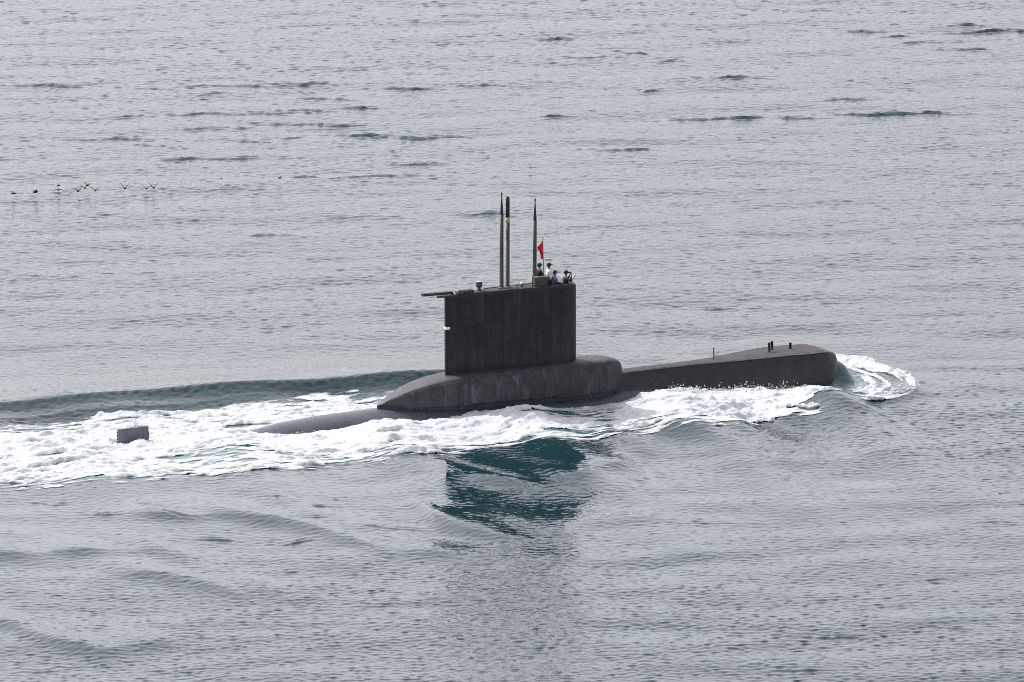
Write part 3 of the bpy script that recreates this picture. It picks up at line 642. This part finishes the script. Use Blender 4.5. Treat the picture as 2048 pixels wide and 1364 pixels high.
# ------------------------------------------------------------------ flag on its staff
def sub_world(a, b, z): x, y = to_world(a, b); return (x, y, z)
a0, z1 = on_b(1085.5, 473, .1); a1, _ = on_b(1088, 553, .1)
fl = empty('flag', sub_world(a1, .1, stop(a1)), HEAD); tag(fl, 'small red flag drooping on a thin staff above the bridge crew', 'flag')
H = z1 - stop(a1); ldx = (a0 - a1) / H
bm = bmesh.new(); add_tube(bm, [(0, 0, -1.0), (ldx * H, 0, H)], .022, 8); bm_obj('staff', bm, M['mast'], fl, True)
bm = bmesh.new(); add_lathe(bm, [(.02, 0), (.04, .03), (.03, .07), (.01, .09)], (ldx * H, 0, H), 10); bm_obj('finial', bm, M['white'], fl, True)
nu, nv2 = 14, 26; V = []; F = []; zt = H - .24; hh = 1.10
for i in range(nv2 + 1):
    v = i / nv2
    reach = .02 + .34 * np.interp(v, [0, .12, .33, .48, .7, .9, 1.0], [.12, .45, 1.0, .62, .60, .55, .30])
    for j in range(nu + 1):
        u = j / nu; z = zt - hh * v - .10 * u * (1 - v)
        x = ldx * z - reach * u; y = .10 * math.sin(u * 7 + v * 5) * (u ** .7) + .05 * math.sin(v * 11 + u * 3) * u
        V.append((x - .015, y, z))
for i in range(nv2):
    for j in range(nu): k = i * (nu + 1) + j; F.append((k, k + 1, k + nu + 2, k + nu + 1))
mesh_obj('cloth', V, F, M['flag'], fl)

# ------------------------------------------------------------------ the bridge crew
def skin_mesh(name, verts, edges, mat, parent, sub_lv=1):
    me = bpy.data.meshes.new(name); me.from_pydata([v[:3] for v in verts], edges, []); o = bpy.data.objects.new(name, me); sc.collection.objects.link(o)
    md = o.modifiers.new('s', 'SKIN'); md.use_smooth_shade = True
    for i, v in enumerate(verts):
        rr_ = v[3] if isinstance(v[3], tuple) else (v[3], v[3]); me.skin_vertices[0].data[i].radius = rr_
    me.skin_vertices[0].data[0].use_root = True
    sb = o.modifiers.new('b', 'SUBSURF'); sb.levels = sb.render_levels = sub_lv
    dg = bpy.context.evaluated_depsgraph_get(); ev = bpy.data.meshes.new_from_object(o.evaluated_get(dg)); bpy.data.objects.remove(o)
    ev.name = name; ev.materials.clear(); ev.materials.append(mat)
    return link(bpy.data.objects.new(name, ev), parent)
def person(px, py_top, b, label, top_mat, cap_mat, armL, armR, lean=0.0, rot=0.0, bare=False, sc_=1.10):
    """px, py_top: where the top of the cap shows; arms: (elbow, wrist) offsets; stands in the cockpit facing forward"""
    a, zt = on_b(px, py_top, b); Hp = 1.83 * sc_; zf = zt - Hp
    pr = empty('person', sub_world(a - .04, b, zf), HEAD + rot); pr.scale = (sc_,) * 3; tag(pr, label, 'person', 'crew standing on the bridge')
    L = lean
    V = [(0, 0, .95, (.15, .12)), (.02 + L * .3, 0, 1.16, (.14, .11)), (.03 + L * .8, 0, 1.38, (.16, .12)), (.03 + L, 0, 1.50, .065), (.05 + L, 0, 1.58, .065), (.06 + L, 0, 1.66, (.085, .10)), (.055 + L, 0, 1.75, (.08, .095)), (.05 + L, 0, 1.80, .05),
         (.165 + L, 0, 1.655, .016)]
    Ed = [(0, 1), (1, 2), (2, 3), (3, 4), (4, 5), (5, 6), (6, 7), (5, 8)]
    JV = [(0, 0, .92, (.175, .14)), (.02 + L * .3, 0, 1.14, (.17, .135)), (.03 + L * .8, 0, 1.37, (.185, .145)), (.03 + L, 0, 1.49, .085)]; JE = [(0, 1), (1, 2), (2, 3)]
    for s, (el, wr) in ((1, armL), (-1, armR)):
        sh = (.03 + L * .9, s * .20, 1.42); elb = (sh[0] + el[0], s * (.20 + el[1]), sh[2] + el[2]); wri = (elb[0] + wr[0], elb[1] + s * wr[1], elb[2] + wr[2])
        i = len(V); V += [(*sh, .065), (*elb, .045), (*wri, .032)]; Ed += [(2, i), (i, i + 1), (i + 1, i + 2)]
        j = len(JV); JV += [(*sh, .088), (*elb, .066), (*(np.array(wri) * .9 + np.array(elb) * .1), .05)]; JE += [(2, j), (j, j + 1), (j + 1, j + 2)]
        d = np.array(wri) - np.array(elb); d /= np.linalg.norm(d); side = np.cross(d, [0, 0, 1.0]); side = side / (np.linalg.norm(side) + 1e-6); nr = np.cross(side, d)
        palm = np.array(wri) + d * .06; ip = len(V); V.append((*palm, (.036, .024))); Ed.append((i + 2, ip))
        for k, ln in enumerate((.070, .080, .074, .058)):
            b0 = palm + d * .035 + side * (.030 - .020 * k); b1 = b0 + d * ln * .55 + nr * .012; b2 = b1 + d * ln * .35 + nr * .030
            q = len(V); V += [(*b0, .010), (*b1, .009), (*b2, .008)]; Ed += [(ip, q), (q, q + 1), (q + 1, q + 2)]
        b0 = palm - d * .01 + side * .038; b1 = b0 + d * .035 + side * .022 + nr * .012; q = len(V); V += [(*b0, .011), (*b1, .009)]; Ed += [(ip, q), (q, q + 1)]
    TV = [(0, 0, .96, (.165, .135))]; TE = []
    for s in (1, -1):
        i = len(V); V += [(0, s * .10, .86, .09), (.02, s * .11, .48, .06), (-.01, s * .11, .09, .045), (.14, s * .12, .045, .038)]; Ed += [(0, i), (i, i + 1), (i + 1, i + 2), (i + 2, i + 3)]
        j = len(TV); TV += [(0, s * .10, .86, .115), (.02, s * .11, .48, .085), (-.01, s * .11, .10, .07)]; TE += [(0, j), (j, j + 1), (j + 1, j + 2)]
    body = skin_mesh('body', V, Ed, M['skin'], pr)
    skin_mesh('jacket' if not bare else 'shirt', JV, JE, M[top_mat], pr); skin_mesh('trousers', TV, TE, M['navy'], pr)
    for s in (1, -1):
        bm = bmesh.new(); bmesh.ops.create_uvsphere(bm, u_segments=8, v_segments=6, radius=.012); bmesh.ops.translate(bm, verts=bm.verts[:], vec=(.148 + L, s * .034, 1.685)); bm_obj('eye', bm, M['hair'], pr, True)
        bm = bmesh.new(); add_box(bm, (.05 + L, s * .092, 1.67), (.04, .02, .06), .008); bm_obj('ear', bm, M['skin'], pr, True)
        bm = bmesh.new(); add_box(bm, (.06, s * .115, .05), (.28, .11, .10), .03); bm_obj('shoe', bm, M['dark'], pr, True)
    bm = bmesh.new(); add_box(bm, (.150 + L, 0, 1.615), (.012, .045, .008), .002); bm_obj('mouth', bm, M['brown'], pr)
    bm = bmesh.new(); bmesh.ops.create_uvsphere(bm, u_segments=14, v_segments=10, radius=.115)
    bmesh.ops.transform(bm, matrix=Matrix.Translation((.035 + L, 0, 1.70)) @ Matrix.Diagonal((1.0, .92, 1.0, 1)), verts=bm.verts[:])
    bmesh.ops.delete(bm, geom=[v for v in bm.verts if v.co.x > .10 + L or v.co.z < 1.62], context='VERTS'); bm_obj('hair', bm, M['hair'], pr, True)
    bm = bmesh.new(); bmesh.ops.create_uvsphere(bm, u_segments=16, v_segments=10, radius=.128)
    bmesh.ops.transform(bm, matrix=Matrix.Translation((.05 + L, 0, 1.715)) @ Matrix.Diagonal((1.02, .92, .95, 1)), verts=bm.verts[:])
    bmesh.ops.delete(bm, geom=[v for v in bm.verts if v.co.z < 1.715], context='VERTS'); cp = bm_obj('cap', bm, M[cap_mat], pr, True)
    bm = bmesh.new(); add_box(bm, (.205 + L, 0, 1.722), (.15, .17, .018), .008); bm_obj('brim', bm, M[cap_mat], cp, True)
    return pr
hang = ((-.03, .04, -.27), (.08, .0, -.24)); fold = ((.06, .03, -.26), (.22, -.08, .02)); rail = ((.10, .05, -.24), (.22, -.02, -.06)); lift = ((.20, .04, -.18), (.08, -.14, .30))
person(1078.5, 526, .22, 'person in black jacket and dark cap standing behind the forward mast', 'black_cloth', 'black_cloth', hang, rail)
person(1097.5, 525.5, .12, 'person in white shirt and dark cap standing beside the flag staff', 'white_cloth', 'black_cloth', rail, hang, 0, 0, True)
person(1107.5, 540.5, -.30, 'person in blue jacket and dark cap leaning low in front of the white shirt', 'blue_cloth', 'black_cloth', rail, fold, .05)
pb = person(1130.5, 540.5, -.25, 'person in black jacket holding binoculars to the face at the front of the bridge', 'black_cloth', 'black_cloth', lift, lift, .03)
# binoculars held by the foremost person
bi = empty('binoculars', (0, 0, 0), 0); bi.matrix_world = Matrix.Translation(pb.location) @ Matrix.Rotation(HEAD, 4, 'Z') @ Matrix.Scale(1.10, 4)
tag(bi, 'small black binoculars raised to the face of the foremost crew member', 'binoculars')
for s in (1, -1):
    bm = bmesh.new(); add_tube(bm, [(.19, s * .036, 1.685), (.25, s * .036, 1.685), (.26, s * .045, 1.685), (.34, s * .045, 1.685)], [.018, .022, .028, .032], 10); bm_obj('barrel', bm, M['dark'], bi, True)
bm = bmesh.new(); add_box(bm, (.27, 0, 1.69), (.06, .06, .02), .004); bm_obj('bridge', bm, M['dark'], bi)

# ------------------------------------------------------------------ seabirds skimming the water
def bird(px, py, up_l, up_r, fold_l, fold_r, head, label, sc_=1.0, hgt=.42):
    """up_*: wing elevation in radians at the shoulder; fold_*: extra bend at the wrist"""
    P = on_z(px, py, hgt); V = []; F = []
    n = 8; st = [(-.20, .004, .010), (-.15, .018, .030), (-.06, .040, .042), (.04, .046, .046), (.12, .034, .034), (.155, .026, .028), (.185, .022, .024), (.205, .008, .008), (.245, .003, .003)]
    for x, ry, rz in st:
        for k in range(n): V.append((x, 1.35 * ry * math.cos(2 * math.pi * k / n), 1.35 * rz * math.sin(2 * math.pi * k / n) + (.012 if x > .13 else 0)))
    for i in range(len(st) - 1):
        for k in range(n): F.append((i * n + k, i * n + (k + 1) % n, (i + 1) * n + (k + 1) % n, (i + 1) * n + k))
    F.append(tuple(range(n))[::-1]); F.append(tuple((len(st) - 1) * n + k for k in range(n)))
    for s, u, fo in ((1, up_l, fold_l), (-1, up_r, fold_r)):
        i0 = len(V); pos = (0, s * .03, .02); secs_ = []
        y, z = .03, .02
        chord = [(.085, -.075), (.085, -.07), (.08, -.06), (.06, -.05), (.02, -.05), (-.03, -.06)]; seg = [0, .08, .09, .09, .10, .09]
        for k, (le, te) in enumerate(chord):
            an = u + fo * max(0, k - 1) / 4; y += seg[k] * math.cos(an); z += seg[k] * math.sin(an); th = .018 * (1 - k / 7)
            secs_.append([(le, s * y, z), (le * .3 + te * .3, s * y - s * th * math.sin(an), z + th), (te, s * y, z), (le * .3 + te * .3, s * y + s * th * math.sin(an), z - th)])
        for q in secs_: V += q
        for k in range(len(secs_) - 1):
            for m in range(4): F.append((i0 + k * 4 + m, i0 + k * 4 + (m + 1) % 4, i0 + (k + 1) * 4 + (m + 1) % 4, i0 + (k + 1) * 4 + m))
        F.append(tuple(i0 + m for m in range(4))); F.append(tuple(i0 + 4 * (len(secs_) - 1) + m for m in range(4)))
    o = mesh_obj('seabird', V, F, M['bird']); o.location = tuple(P); o.rotation_euler = (0, 0, head); o.scale = (sc_ * 1.08,) * 3
    tag(o, label, 'bird', 'seabirds flying low over the water'); return o
R = math.radians
bird(27, 387, .15, .1, .1, .1, R(12), 'dark bird with level wings, leftmost of the flock at the frame edge', .9)
bird(71, 384, .75, .05, -.5, .1, R(200), 'dark bird with one wing raised, second from the left of the flock', 1.0)
bird(116.5, 379.5, .05, .0, -1.2, -1.2, R(95), 'dark bird with both wings arched downwards in the left of the flock', 1.15)
bird(117, 371, .2, .2, .0, .0, R(10), 'tiny dark bird just above the one with downward arched wings', .62)
bird(156, 382, .55, .5, -.6, 1.2, R(70), 'dark bird with its left wing stretched up, left of the tight cluster', 1.05)
bird(169.5, 376, .7, .7, -.5, -.4, R(80), 'dark bird in the tight cluster, lower of the overlapping pair', .95)
bird(175, 370.5, .35, .45, .2, .1, R(40), 'dark bird in the tight cluster, upper of the overlapping pair', .8)
bird(190.5, 381, .6, .6, .1, .1, R(85), 'dark bird with wings in a shallow V right of the tight cluster', 1.0)
bird(249.5, 376.5, .85, .85, .1, .1, R(80), 'dark bird with wings in a steep V flying alone in mid flock', 1.05)
bird(292.5, 377, .75, .55, .0, .0, R(85), 'dark bird with raised wings, left of the pair at the flock right end', 1.0)
bird(307, 376, .9, .9, .0, .0, R(80), 'dark bird with steep V wings, rightmost of the flock', 1.05)
bird(559, 356, .3, .2, -.5, .4, R(150), 'lone dark bird banking over the water right of the flock', .75)
bird(443, 357.5, .1, .1, -.1, -.1, R(5), 'tiny distant dark bird between the flock and the banking bird', .5)
bird(909.5, 345.5, .1, .1, -.3, -.3, R(85), 'lone dark bird with level wings above and left of the rear mast', .72)
bird(1061, 335.5, .25, .2, -1.0, -.9, R(90), 'lone dark bird with drooping wings above the forward mast', .85)
